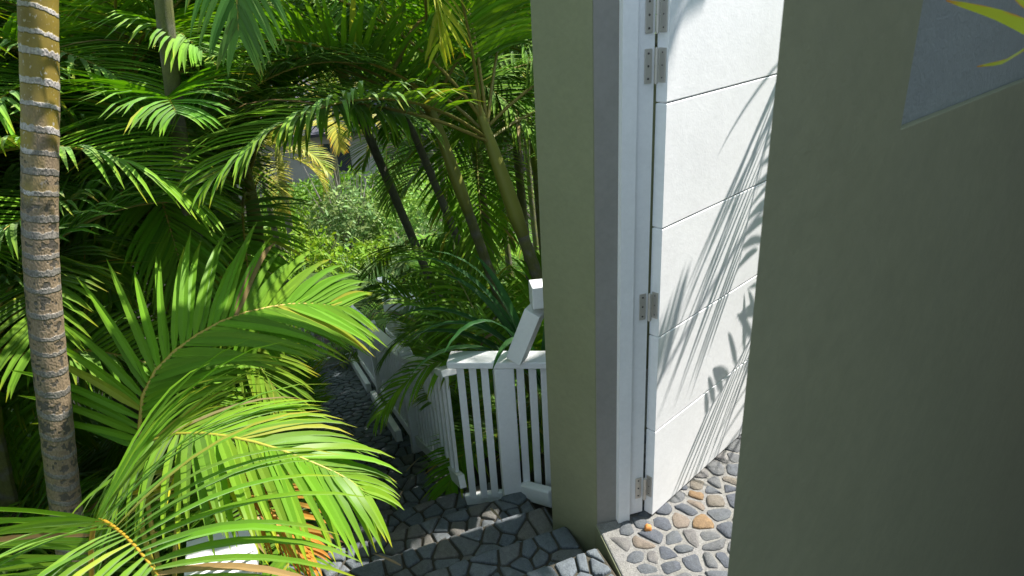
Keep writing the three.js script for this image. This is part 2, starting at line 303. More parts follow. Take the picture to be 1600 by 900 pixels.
{
  const t = thing('porch_roof', 'flat rendered porch roof on a house wall', 'roof', [...[onWall(3, 1)].map(([x, s]) => [x, 2.42, -s])[0]]);
  part(t, 'slab', prism([onWall(.36, .15), onWall(5, .15), onWall(5, 2.6), onWall(.36, 2.6)], 2.42, 2.56, .004), M.soffit);
  part(t, 'house_wall', prism([onWall(-.6, 2.4), onWall(5, 2.4), onWall(5, 2.6), onWall(-.6, 2.6)], -.05, 2.415, .004), M.houseWall);
}
// ---------- white fences ----------
function fenceRun(t, a, b, h, opt = {}) { // a, b: base points; rails parallel to the base line
  const L = Math.hypot(b.x - a.x, b.z - a.z), lift = (p, y) => p.clone().add(new THREE.Vector3(0, y, 0));
  if (opt.cap !== false) part(t, 'top_rail', bar(lift(a, h - .017), lift(b, h - .017), .085, .034, .005), M.doorWhite);
  part(t, 'bottom_rail', bar(lift(a, .075), lift(b, .075), .035, .07, .005), M.doorWhite);
  const n = Math.round(L / (opt.gap ?? .082));
  for (let i = 1; i < n; i++) {
    const f = i / n, c = a.clone().lerp(b, f), g = box(.03, h - .1, .018, .003);
    g.rotateY(Math.atan2(-(b.z - a.z), b.x - a.x)); g.translate(c.x, c.y + (h - .02) / 2 + .02, c.z); part(t, 'baluster', g, M.doorWhite);
  }
}
function post(t, x, y0, y1, s, turn, w = .085) { part(t, 'post', put(box(w, y1 - y0, w, .006), x, (y0 + y1) / 2, s, turn), M.doorWhite); }
{
  const t = thing('fence', 'short level white picket fence between the pillar and the stone steps', 'fence', [-.06, -.45, -2.65]);
  const a = V(.3, -.33, 2.6), p1 = V(-.064, -.37, 2.649), c = V(-.3, -.4, 2.683);
  const top = .385;
  part(t, 'top_rail', bar(V(.3, top - .017, 2.61), V(-.31, top - .017, 2.685), .11, .034, .006), M.doorWhite);
  for (const x of [-.262, -.205, -.15, .012, .068, .122, .18]) { const f = (.3 - x) / .6, s = 2.602 + f * .08; part(t, 'baluster', put(box(.034, top + .33 + f * .08, .022, .003), x, (top - .03 - .36 - f * .08) / 2, s, 7 * R), M.doorWhite); }
  post(t, -.064, -.5, top - .036, 2.649, 7 * R, .09);
  part(t, 'bottom_rail', bar(V(-.005, -.36, 2.628), V(.13, -.31, 2.5), .05, .09, .01), M.doorWhite, 'thick white kerb board below the pickets');
  part(t, 'bottom_rail', bar(V(-.11, -.42, 2.668), V(-.3, -.45, 2.69), .03, .06, .006), M.doorWhite);
  const b = thing('brace_board', 'slanting white brace board standing on the fence rail', 'brace board', [.013, top, -2.6]);
  part(b, 'board', bar(V(.0, top + .02, 2.6), V(.094, .66, 2.55), .075, .075, .004), M.doorWhite);
  part(b, 'rail_end', bar(V(.075, .735, 2.54), V(.25, .735, 2.56), .09, .1, .006), M.doorWhite);
}
{
  const t = thing('fence', 'long white picket fence descending beside the stone path', 'fence', [-1, -1.3, -5]);
  const B = (p, q, dy = 0) => { const [x, s] = PQ(p, q); return V(x, prof(q) + dy, s); };
  const qs = [2.63, 3.89, 5.5, 7.3];
  for (let i = 0; i < 3; i++) fenceRun(t, B(.64, qs[i] + .05), B(.64, qs[i + 1] - .05), .74, { gap: .1 });
  for (const q of qs.slice(1)) { const b = B(.64, q); post(t, b.x, b.y - .2, b.y + .78, -b.z, 20 * R); }
  for (let i = 1; i < 3; i++) part(t, 'kerb_board', bar(B(.56, qs[i] + .3, .02), B(.56, qs[i + 1], .02), .05, .12, .006), M.doorWhite);
  const e = thing('fence', 'white picket fence crossing the far end of the path', 'fence', [-2.3, -2.1, -7]);
  fenceRun(e, B(.58, 7.42), B(-1.6, 7.5), .74, { gap: .1 });
  for (const p of [-.5, -1.6]) { const b = B(p, 7.45); post(e, b.x, b.y - .1, b.y + .78, -b.z, 20 * R); }
  const o = thing('fence', 'second white fence rail descending behind the path fence', 'fence', [-.9, -1.6, -6.2]);
  fenceRun(o, B(1.15, 5.9), B(1.15, 8.2), .85, { gap: .1 });
}
{ const t = thing('yard_wall', 'olive rendered yard wall standing behind the open gate', 'wall', [.9, -1, -3.3]);
  part(t, 'wall', prism([[.42, 3.32], [1.4, 3.32], [1.4, 2.8], [1.52, 2.8], [1.52, 3.44], [.42, 3.44]], -1.2, 1.62, .004), M.plaster); part(t, 'coping', prism([[.4, 3.3], [1.38, 3.3], [1.38, 2.78], [1.54, 2.78], [1.54, 3.46], [.4, 3.46]], 1.623, 1.68, .006), M.plasterGrey); }
{ const t = thing('garden_wall', 'low white garden wall half hidden under arching fronds', 'wall', [-.85, 0, -1.3]);
  part(t, 'wall', prism([PQ(-.42, 1.1), PQ(-.26, 1.1), PQ(-.26, 1.84), PQ(-.42, 1.84)], -.4, .36, .006), M.doorWhite); part(t, 'coping', prism([PQ(-.44, 1.08), PQ(-.24, 1.08), PQ(-.24, 1.86), PQ(-.44, 1.86)], .363, .41, .008), M.doorWhite); }
// ---------- palms ----------
const G = { // linear leaf colours
  lit: [.14, .285, .002], mid: [.125, .275, .002], blue: [.085, .2, .03], yellow: [.42, .4, .015], orange: [.45, .2, .02], lime: [.2, .33, .01],
};
class Strip { constructor() { this.p = []; this.c = []; this.i = []; }
  geo() { const g = new THREE.BufferGeometry(); g.setAttribute('position', new THREE.Float32BufferAttribute(this.p, 3)); g.setAttribute('color', new THREE.Float32BufferAttribute(this.c, 3)); g.setIndex(this.i); g.computeVertexNormals(); return g; } }
const DOWN = new THREE.Vector3(0, -1, 0);
const tmpA = new THREE.Vector3(), tmpB = new THREE.Vector3();
function leaflet(S, base, dir, side, len, wid, droop, col, o = {}) {
  const n = o.seg ?? 5, d = dir.clone(), w = side.clone(), p = base.clone(), fold = o.fold ?? .35, tip = o.tip ?? 0; let prev = -1;
  const prof2 = (t) => t > .999 ? .02 : Math.min(1, .45 + t * 3.2) * Math.pow(1 - Math.pow(t, 2.6), .8);
  for (let i = 0; i <= n; i++) {
    const t = i / n; w.addScaledVector(d, -w.dot(d)).normalize(); const nrm = tmpA.crossVectors(w, d).normalize(); if (nrm.y < 0 && !o.free) nrm.negate();
    const h = wid * .5 * prof2(t), k = S.p.length / 3, tt = Math.max(0, (t - .78) / .22) * tip;
    const cl = [col[0] * (1 + tt * 1.5), col[1] * (1 + tt * .2), col[2] * (1 - tt * .3)];
    const ex = fold * h;
    if (o.flat) { S.p.push(p.x - w.x * h, p.y - w.y * h, p.z - w.z * h, p.x + w.x * h, p.y + w.y * h, p.z + w.z * h); S.c.push(...cl, ...cl); if (prev >= 0) S.i.push(prev, k, prev + 1, prev + 1, k, k + 1); }
    else {
    S.p.push(p.x - w.x * h + nrm.x * ex, p.y - w.y * h + nrm.y * ex, p.z - w.z * h + nrm.z * ex, p.x, p.y, p.z, p.x, p.y, p.z, p.x + w.x * h + nrm.x * ex, p.y + w.y * h + nrm.y * ex, p.z + w.z * h + nrm.z * ex);
    for (let q = 0; q < 4; q++) { const m = q === 1 || q === 2 ? 1.12 : 1; S.c.push(cl[0] * m, cl[1] * m, cl[2] * m); }
    if (prev >= 0) S.i.push(prev, k, prev + 1, prev + 1, k, k + 1, prev + 2, k + 2, prev + 3, prev + 3, k + 2, k + 3); }
    prev = k; p.addScaledVector(d, len / n); d.addScaledVector(DOWN, droop * (.35 + t * 1.3) / n).normalize();
  }
}
function tube(pts, radii, sides, colAt, uvScale) {
  const pos = [], col = [], uv = [], idx = [], n = pts.length; let ref = new THREE.Vector3(1, 0, .3), L = 0;
  for (let i = 0; i < n; i++) {
    const t = tmpA.subVectors(pts[Math.min(n - 1, i + 1)], pts[Math.max(0, i - 1)]).normalize(); if (i) L += pts[i].distanceTo(pts[i - 1]);
    const a = ref.clone().addScaledVector(t, -ref.dot(t)).normalize(), b = tmpB.crossVectors(t, a);
    for (let k = 0; k <= sides; k++) {
      const th = k / sides * 2 * Math.PI, r = typeof radii === 'function' ? radii(i / (n - 1), th, L) : radii[i], c = Math.cos(th) * r, s = Math.sin(th) * r;
      pos.push(pts[i].x + a.x * c + b.x * s, pts[i].y + a.y * c + b.y * s, pts[i].z + a.z * c + b.z * s); col.push(...colAt(i / (n - 1), th, L)); uv.push(k / sides * .35, L);
    } ref = a;
  }
  for (let i = 0; i < n - 1; i++) for (let k = 0; k < sides; k++) { const a = i * (sides + 1) + k, b = a + sides + 1; idx.push(a, a + 1, b, b, a + 1, b + 1); }
  const g = new THREE.BufferGeometry(); g.setAttribute('position', new THREE.Float32BufferAttribute(pos, 3)); g.setAttribute('color', new THREE.Float32BufferAttribute(col, 3)); g.setAttribute('uv', new THREE.Float32BufferAttribute(uv, 2)); g.setIndex(idx); g.computeVertexNormals(); return g;
}
const vary = (c, k) => { const m = 1 + rr(-k, k), y = rr(-k, k) * .6; return [c[0] * m * (1 + y), c[1] * m, c[2] * m]; };
// rachis through points; returns {rachis, leaves: Strip[]}
function frond(pts, o) {
  const curve = new THREE.CatmullRomCurve3(pts, false, 'centripetal'), Lc = curve.getLength(), n = o.n ?? 40, K = 16, rp = curve.getPoints(K);
  const start = o.start ?? .12, base = o.col ?? G.mid, rc = o.rachis ?? [.28, .26, .03];
  const rachis = tube(rp, (t) => (o.rr ?? .009) * (1.05 - t * .85), 6, () => rc);
  const strips = []; let S = new Strip();
  const upHint = o.up ?? new THREE.Vector3(0, 1, 0), T = new THREE.Vector3(), B = new THREE.Vector3(), Nn = new THREE.Vector3(), D = new THREE.Vector3();
  for (let i = 0; i < n; i++) for (const sg of [-1, 1]) {
    const u = start + (1 - start) * Math.min(.995, (i + rr(.25, .75)) / n), v = (u - start) / (1 - start);
    if (o.skip && rnd() < o.skip) continue;
    const p = curve.getPointAt(u); curve.getTangentAt(u, T); B.crossVectors(T, upHint).normalize(); Nn.crossVectors(B, T).normalize();
    const ang = (o.a0 ?? 68) + ((o.a1 ?? 26) - (o.a0 ?? 68)) * Math.pow(v, 1.25) + rr(-5, 5), vee = (o.vee ?? 22) + rr(-8, 8) + (o.sideVee ? o.sideVee[sg < 0 ? 0 : 1] : 0);
    D.copy(B).multiplyScalar(sg * Math.cos(vee * R)).addScaledVector(Nn, Math.sin(vee * R)).multiplyScalar(Math.sin(ang * R)).addScaledVector(T, Math.cos(ang * R)).normalize();
    const len = (o.len ?? .38) * (.52 + .48 * Math.sin(Math.PI * Math.min(1, .16 + v * .8))) * (v > .85 ? 1 - (v - .85) * 2.2 : 1) * rr(.88, 1.08);
    const side = new THREE.Vector3().crossVectors(D, Nn).normalize();
    const dry = rnd(), col = dry < .008 ? vary([.25, .17, .06], .3) : dry < .03 ? vary([.3, .33, .02], .2) : vary(o.colAt ? o.colAt(v, sg) : base, o.vary ?? .24);
    leaflet(S, p, D, side, len, (o.wid ?? .03) * rr(.85, 1.1), (o.droop ?? .9) * rr(.7, 1.3), col, { seg: o.seg ?? 4, tip: rnd() < .35 ? 1 : .2, fold: o.fold, flat: o.flat });
    if (o.hero) { strips.push(S); S = new Strip(); }
  }
  if (!o.hero) strips.push(S);
  return { rachis, strips };
}
const clear = (q, m = 0) => { // the open line of sight down the path, where fronds are cut back
  const az = Math.atan2(q.x, -q.z) / R, hd = Math.hypot(q.x, q.z), el = Math.atan2(q.y - 1.9, hd) / R;
  if (hd < 9 && az > -19.5 - m && az < -12.8 + m && el < -9 && el > -25) return false;      // garden view
  if (hd < 4.6 && az > -13 && az < -5 && el < -11 && el > -21) return false;             // ringed trunks
  if (hd < 3.5 && az > -6.5 && az < 1.5 && el < -10 && el > -21) return false;            // leaning trunks
  if (hd < 6.5 && hd > 1.9 && az > -20 && az < -11 && el < -25) return false;             // path and fence
  if (hd < 2.15 && az > -47 && az < -27 && el < -2) return false;                        // ringed trunk
  if (q.x > .05 && q.z < -1.2 && q.z > -3.15) return false;                               // gate
  return true;
};
function addFrond(t, pts, o) {
  if (!o.keep && (pts.some((q, i) => i > 1 && !clear(q)))) { const k = pts.findIndex((q, i) => i > 1 && !clear(q, 1)); void k; return null; }
  const f = frond(pts, o);
  if (o.hero) { const m = part(t, 'frond', f.rachis, rachisMat); for (const s of f.strips) { const g = s.geo(); const l = part(m, 'leaflet', g, leafMat); if (o.label) m.userData.label = o.label; } return m; }
  const m = part(t, 'frond', f.strips[0].geo(), leafMat, o.label); part(m, 'rachis', f.rachis, rachisMat); return m;
}
// spray of rachis points: starts at p with azimuth a, elevation e, bends down by total bend
function arch(p, a, e, L, bend, k = 7) { const o = [p.clone()], q = p.clone(); for (let i = 0; i < k; i++) { const el = e - bend * Math.pow((i + .5) / k, 1.25); q.add(new THREE.Vector3(Math.sin(a) * Math.cos(el), Math.sin(el), -Math.cos(a) * Math.cos(el)).multiplyScalar(L / k)); o.push(q.clone()); } return o; }
function trunkGeo(pts, r0, r1, style, per = .075, fine = 90, sides = 14) {
  const curve = new THREE.CatmullRomCurve3(pts, false, 'centripetal'), P = curve.getSpacedPoints(fine), Lt = curve.getLength(), ph = rr(0, 1), sd = rr(0, 100);
  const nz = (a, b) => .5 + .25 * Math.sin(a * 3 + b * 1.7 + sd) + .25 * Math.sin(a * 1 - b * 4.3 + sd * 2);
  const ring = (L, th) => { const w = L / per + ph + .1 * Math.sin(th + L * 9) + .06 * Math.sin(3 * th + L * 31); return w - Math.floor(w); };
  return tube(P, (u, th, L) => { const f = ring(L, th); return (r0 + (r1 - r0) * u) * (1 + (f < .2 ? .05 : 0) + .01 * nz(th, L * 60)); }, sides, (u, th, L) => {
    const f = ring(L, th), bn = nz(th, Math.floor(L / per + ph) * 2.3), fn = nz(th, L * 120);
    if (f < .2) { const g = .34 + .18 * fn; return style === 'hero' ? [g, g * .93, g * .88] : [g * .62, g * .58, g * .42]; }
    if (style === 'hero') { const young = Math.min(1, Math.max(0, (u - .6) / .14)); const old = f > .4 && f < .85 && bn > .45 ? [.05, .042, .032] : [.19 + .06 * fn, .165 + .05 * fn, .135 + .04 * fn]; const yg = [.17 + .06 * fn, .12 + .04 * fn, .02]; return old.map((v, i) => v * (1 - young) + yg[i] * young); }
    if (style === 'green') return [.2 + .07 * fn, .21 + .06 * fn, .07];
    return [.26 + .09 * fn, .26 + .09 * fn, .18 + .06 * fn];
  });
}
function palm(name, label, group, o) { // o.stem: points from ground to crown
  const st = o.stem, top = st[st.length - 1], t = thing(name, label, 'palm tree', st[0].toArray(), group);
  if (st.length > 1) {
    part(t, 'trunk', trunkGeo(st, o.r0 ?? .05, o.r1 ?? .04, o.style ?? 'green', o.per ?? .08, o.fine ?? 70, o.sides ?? 10), barkMat);
    const dir = new THREE.Vector3().subVectors(top, st[st.length - 2]).normalize(), cs = o.shaft ?? .45, e = top.clone().addScaledVector(dir, cs);
    part(t, 'crownshaft', tube([top.clone().addScaledVector(dir, -.02), top.clone().addScaledVector(dir, cs * .15), top.clone().addScaledVector(dir, cs * .55), e], [(o.r1 ?? .04) * 1.05, (o.r1 ?? .04) * 1.3, (o.r1 ?? .04) * 1.05, (o.r1 ?? .04) * .45], 10, (u) => { const f = u < .12 ? .6 : 1; return [.19 * f, .2 * f, .03 * f]; }), rachisMat);
    top.addScaledVector(dir, cs * .8);
  }
  const n = o.nF ?? 11;
  for (let i = 0; i < n; i++) {
    const a = (o.a0 ?? 0) + i * 2.39996 + rr(-.25, .25), f = (i + .5) / n, e = ((o.e0 ?? 82) + ((o.e1 ?? 5) - (o.e0 ?? 82)) * f + rr(-8, 8)) * R, L = (o.L ?? 1.6) * rr(.85, 1.1) * (f < .15 ? .8 : 1);
    if (o.avoid && o.avoid(a)) continue;
    const p = top.clone().add(new THREE.Vector3(rr(-.02, .02), -.12 * f, rr(-.02, .02)));
    addFrond(t, arch(p, a, e, L, (o.bend ?? 75) * R * rr(.8, 1.2)), { n: o.n ?? 36, len: (o.len ?? .42) * rr(.9, 1.1), wid: o.wid ?? .032, col: vary(o.col ?? G.mid, .2), droop: o.droop ?? .9, seg: o.seg ?? 3, vee: o.vee ?? 20, rachis: o.rachis, start: o.start ?? .2, skip: o.skip ?? .04, rr: o.rr, flat: o.flat });
  }
  return t;
}
// -- the ringed trunk that stands near the path
{
  rnd = rngOf(31);
  const st = [V(-1.40, -.05, 1.44), V(-1.348, .264, 1.477), V(-1.311, .555, 1.51), V(-1.257, .915, 1.556), V(-1.182, 1.353, 1.614), V(-1.092, 1.732, 1.676), V(-1.044, 1.939, 1.706), V(-.93, 2.4, 1.8), V(-.82, 3.0, 1.9)];
  const t = thing('ringed_palm', 'palm with a thick trunk ringed by pale leaf scars', 'palm tree', st[0].toArray());
  { const P = new THREE.CatmullRomCurve3(st, false, 'centripetal').getSpacedPoints(300); part(t, 'trunk', tube(P, (u, th, L) => .0395 * (1 + .012 * Math.sin(L * 95 + Math.sin(th)) + .01 * Math.sin(th * 2 + L * 6)), 32, () => [1, 1, 1]), heroTrunk); }
  const top = st[st.length - 1];
  part(t, 'crownshaft', tube([top.clone(), top.clone().add(V(.03, .2, .03)), top.clone().add(V(.07, .55, .07))], [.06, .075, .04], 14, () => [.2, .22, .03]), rachisMat);
  for (let i = 0; i < 5; i++) addFrond(t, arch(top.clone().add(V(.06, .45, .06)), 4.2 + i * .42 * (i % 2 ? 1 : -1), (70 - i * 8) * R, 1.9, 80 * R), { n: 40, len: .5, wid: .036, col: G.mid, start: .2, seg: 4 });
}
// -- sunlit fronds arching over the path from the clump at the trunk's foot
{
  rnd = rngOf(37);
  const t = thing('arching_palm', 'young palm with sunlit lime fronds arching over the stone path', 'palm tree', [-1.12, .1, -1.5]);
  const base = V(-1.12, .1, 1.5);
  addFrond(t, [base, V(-1.08, .62, 1.49), V(-.971, .87, 1.456), V(-.797, .945, 1.388), V(-.638, .925, 1.358), V(-.516, .88, 1.334), V(-.432, .82, 1.332), V(-.39, .775, 1.326)], { hero: true, keep: true, n: 46, start: .42, len: .34, wid: .025, col: G.lit, a0: 64, a1: 30, vee: -8, droop: 1.0, seg: 6, rr: .008, rachis: [.3, .28, .03] });
  addFrond(t, [base, V(-1.13, .6, 1.62), V(-1.09, .9, 1.72), V(-.938, .999, 1.879), V(-.756, .975, 2.066), V(-.604, .88, 2.219)], { hero: true, keep: true, n: 42, start: .4, len: .4, wid: .026, col: G.mid, a0: 58, a1: 26, vee: 8, up: V(.15, .75, -.65).normalize(), droop: .7, seg: 6, rr: .008, rachis: [.33, .25, .03] });
  addFrond(t, [base, V(-1.0, .55, 1.5), V(-.871, .8, 1.46), V(-.725, .69, 1.449), V(-.621, .493, 1.442)], { keep: true, n: 30, start: .5, len: .24, wid: .017, colAt: (v) => v > .45 ? G.orange : G.yellow, vary: .35, droop: 1.2, seg: 5, rr: .007, rachis: [.26, .22, .03], label: 'dying orange and yellow frond' });
  const more = [[40, 66, .9, 105, G.lit], [80, 66, .6, 110, G.lit], [15, 70, 1.15, 90, G.mid], [-25, 66, 1.1, 85, G.mid], [60, 50, .7, 100, G.mid], [115, 72, .6, 110, G.mid], [30, 45, .9, 90, G.mid], [-70, 60, 1.0, 80, G.mid], [140, 72, .7, 95, G.mid]];
  for (const [a, e, L, b, c] of more) addFrond(t, arch(base.clone().add(V(rr(-.06, .06), 0, rr(-.06, .06))), a * R, e * R, L, b * R), { n: 42, start: .35, len: .32, wid: .022, col: c, droop: 1, seg: 5, rr: .007, rachis: [.33, .26, .03] });
}
{
  rnd = rngOf(43);
  const t = thing('low_palm', 'low palm whose frond with an orange midrib sweeps toward the viewer', 'palm tree', [-1.15, .0, -1.2]);
  const base = V(-1.15, 0, 1.2);
  addFrond(t, [base, V(-1.05, .62, 1.2), V(-.883, .95, 1.086), V(-.765, 1.01, .989), V(-.645, 1.01, .88), V(-.53, .95, .77)], { hero: true, keep: true, n: 48, start: .44, len: .5, wid: .018, col: G.mid, a0: 74, a1: 34, vee: 34, droop: 1.25, seg: 7, rr: .007, rachis: [.42, .24, .02] });
  for (const [a, e, L, b] of [[-60, 60, .9, 90], [-100, 55, .9, 95], [150, 60, .9, 90], [-20, 50, .8, 90], [200, 60, .9, 90], [30, 66, .85, 100]]) addFrond(t, arch(base, a * R, e * R, L, b * R), { n: 28, start: .3, len: .34, wid: .03, col: G.mid, droop: 1, seg: 4, rr: .006 });
}
{ // thin lit leaflets hanging across the ringed trunk
  rnd = rngOf(47);
  const t = thing('overhanging_palm', 'palm beside the ringed trunk with thin yellow green leaflets crossing it', 'palm tree', [-1.5, -.05, -1.05], undefined);
  const base = V(-1.5, -.05, 1.05), st = [base, V(-1.48, .9, 1.06), V(-1.42, 1.7, 1.1)];
  part(t, 'trunk', trunkGeo(st, .035, .03, 'green', .07, 50, 10), barkMat);
  addFrond(t, arch(V(-1.42, 1.7, 1.1), 55 * R, 62 * R, 1.15, 75 * R), { hero: true, keep: true, n: 20, start: .25, len: .5, wid: .015, col: [.4, .5, .015], vee: 5, droop: 1.6, seg: 7, rr: .007 });
  addFrond(t, arch(V(-1.42, 1.7, 1.1), 35 * R, 60 * R, 1.0, 60 * R), { n: 24, start: .25, len: .42, wid: .018, col: G.lit, vee: 5, droop: 1.5, seg: 6, rr: .007 });
  addFrond(t, arch(V(-1.42, 1.7, 1.1), 60 * R, 5 * R, .45, 50 * R), { n: 16, start: .2, len: .36, wid: .018, col: G.lit, vee: 5, droop: 1.3, seg: 6, rr: .007 });
  for (const a of [-60, -120, 170, -10]) addFrond(t, arch(V(-1.42, 1.7, 1.1), a * R, 45 * R, 1.1, 80 * R), { n: 24, start: .25, len: .4, wid: .024, col: G.mid, seg: 4, rr: .007 });
}
const gy = (x, s) => prof(-.342 * x + .94 * s) - .1;
// -- left thicket: golden-stemmed cane palms
{
  rnd = rngOf(53);
  const LBL = 'slender cane palm with golden stem in the thicket beyond the ringed trunk', GRP = 'cane palms left of the path';
  const list = [ // x, s, crown y, lean dx, ds, fronds, L
    [-1.66, 2.74, 1.25, .2, .1, 13, 1.35], [-2.15, 3.3, 1.75, .1, .1, 13, 1.6], [-1.45, 3.5, 1.15, .12, -.1, 12, 1.35], [-2.75, 3.0, 1.6, .1, 0, 12, 1.6], [-2.35, 2.35, 1.5, .1, 0, 11, 1.5],
    [-1.95, 4.3, 1.9, .15, 0, 12, 1.7], [-2.9, 4.4, 2.2, 0, 0, 12, 1.8], [-3.7, 3.6, 2.0, .1, 0, 11, 1.8], [-2.4, 5.3, 1.2, .1, 0, 11, 1.7], [-3.6, 5.6, 2.1, .1, 0, 11, 1.9],
    [-1.95, 1.95, 1.0, .1, .05, 10, 1.2], [-2.6, 1.6, 1.5, .1, 0, 10, 1.4], [-4.6, 5.0, 2.2, .1, 0, 10, 1.9], [-3.3, 7.0, .9, .1, 0, 11, 1.8], [-4.4, 7.6, 1.6, .1, 0, 11, 1.9], [-5.6, 7.0, 2.2, 0, 0, 10, 2], [-3.2, 2.3, 1.2, .1, 0, 12, 1.6], [-4.1, 2.6, 1.6, .1, 0, 11, 1.7], [-5.2, 3.6, 1.9, .1, 0, 11, 1.9], [-2.0, 2.9, .7, .1, 0, 12, 1.4], [-2.6, 3.7, .8, .1, 0, 12, 1.5], [-1.9, 3.9, .5, .05, 0, 12, 1.4], [-3.3, 4.9, .9, .1, 0, 12, 1.7], [-2.7, 6.0, .3, .1, 0, 12, 1.7], [-3.0, 1.3, .9, .1, 0, 11, 1.3], [-1.75, 3.2, 1.9, .05, 0, 12, 1.35], [-2.5, 3.0, 1.9, .05, 0, 12, 1.5], [-2.15, 5.0, 2.0, .1, 0, 12, 1.5], [-2.6, 4.9, 2.3, .1, 0, 12, 1.6], [-3.2, 4.0, 2.2, .1, 0, 12, 1.6], [-2.75, 6.6, 1.7, .1, 0, 12, 1.7], [-3.2, 6.2, 2.2, .1, 0, 12, 1.8], [-4.1, 6.2, 2.4, 0, 0, 12, 1.8], [-2.9, 8.0, 1.6, 0, 0, 12, 1.9], [-3.8, 8.4, 2.2, 0, 0, 12, 2],
  ];
  list.forEach(([x, s, y, dx, ds, nF, L], i) => {
    const g = gy(x, s); y *= s < 2.5 ? .6 : s < 3.6 ? .68 : s < 5 ? .78 : 1;
    palm('cane_palm', LBL, GRP, { stem: [V(x, g - .05, s), V(x + dx * .3, g + (y - g) * .5, s + ds * .4), V(x + dx, y, s + ds)], r0: .036, r1: .03, style: 'green', per: .1, e0: 74, nF: nF + 5, L: L * .92, col: [G.mid, G.lit, G.mid, G.mid, G.lit][i % 5], a0: rr(0, 6), e1: -8, bend: 80, n: s > 4.5 ? 44 : 54, len: .38, wid: .021, seg: s > 4 ? 3 : 4, rachis: [.25, .2, .025], shaft: .4, flat: s > 3.4 });
  });
  const LB2 = 'low bushy palm seedling clump filling the ground under the cane palms', GR2 = 'low palm clumps left of the path';
  for (const [x, s, L] of [[-1.75, 1.5, .9], [-1.35, 2.15, .95], [-1.85, 2.4, 1.0], [-1.2, 2.75, .95], [-1.6, 3.1, 1.0], [-2.2, 2.8, 1.1], [-1.45, 3.9, 1.0], [-2.0, 3.8, 1.1], [-1.75, 4.8, 1.0], [-2.5, 4.2, 1.1], [-1.5, 1.0, .8], [-2.1, 1.2, .9], [-2.75, 2.7, 1.2], [-2.55, 2.45, 1.2], [-1.9, 1.75, .9], [-2.4, 2.15, 1.1], [-2.2, 1.6, 1.0], [-2.2, 5.6, 1.0], [-2.8, 2.2, 1.2], [-3.4, 2.9, 1.3], [-2.9, 3.5, 1.3], [-2.3, 1.8, 1.1], [-3.9, 4.2, 1.4], [-2.8, 5.2, 1.3], [-4.6, 3.4, 1.4], [-3.4, 6.4, 1.4], [-1.95, 3.3, 1.1], [-2.4, 6.8, 1.3]])
    palm('palm_clump', LB2, GR2, { stem: [V(x, gy(x, s) + .08, s)], nF: 15, L, col: G.mid, flat: s > 2.6, e0: 80, e1: 20, bend: 85, n: 42, len: .32, wid: .02, seg: 4, start: .3, a0: rr(0, 6), rr: .006 });
}
// -- drooping frond tip with bluish sheen, and the yellow-lit frond, from palms whose crowns stand above the frame
{
  rnd = rngOf(59);
  const t = thing('tall_palm', 'tall palm above the thicket with a drooping blue green frond tip', 'palm tree', [-1.35, gy(-1.35, 2.55), -2.55]);
  const c = V(-1.0, 2.55, 2.45); part(t, 'trunk', trunkGeo([V(-1.35, gy(-1.35, 2.55), 2.55), V(-1.22, 1.2, 2.52), V(-1.02, 2.45, 2.46)], .032, .028, 'green', .11, 70, 12), barkMat);
  addFrond(t, [c, V(-.9, 2.7, 2.4), V(-.76, 2.55, 2.25), V(-.70, 2.24, 2.12), V(-.705, 1.99, 2.06), V(-.72, 1.83, 2.03)], { hero: true, keep: true, n: 28, start: .25, len: .32, wid: .021, col: G.blue, a0: 60, a1: 22, vee: 4, droop: .9, seg: 6, up: V(.3, .5, -1).normalize() });
  for (const [a, e, L, b, col] of [[20, 55, 1.5, 75, G.mid], [-80, 50, 1.4, 80, G.mid]]) addFrond(t, arch(c, a * R, e * R, L, b * R), { n: 38, start: .2, len: .44, wid: .034, col, seg: 4, droop: 1 });
}
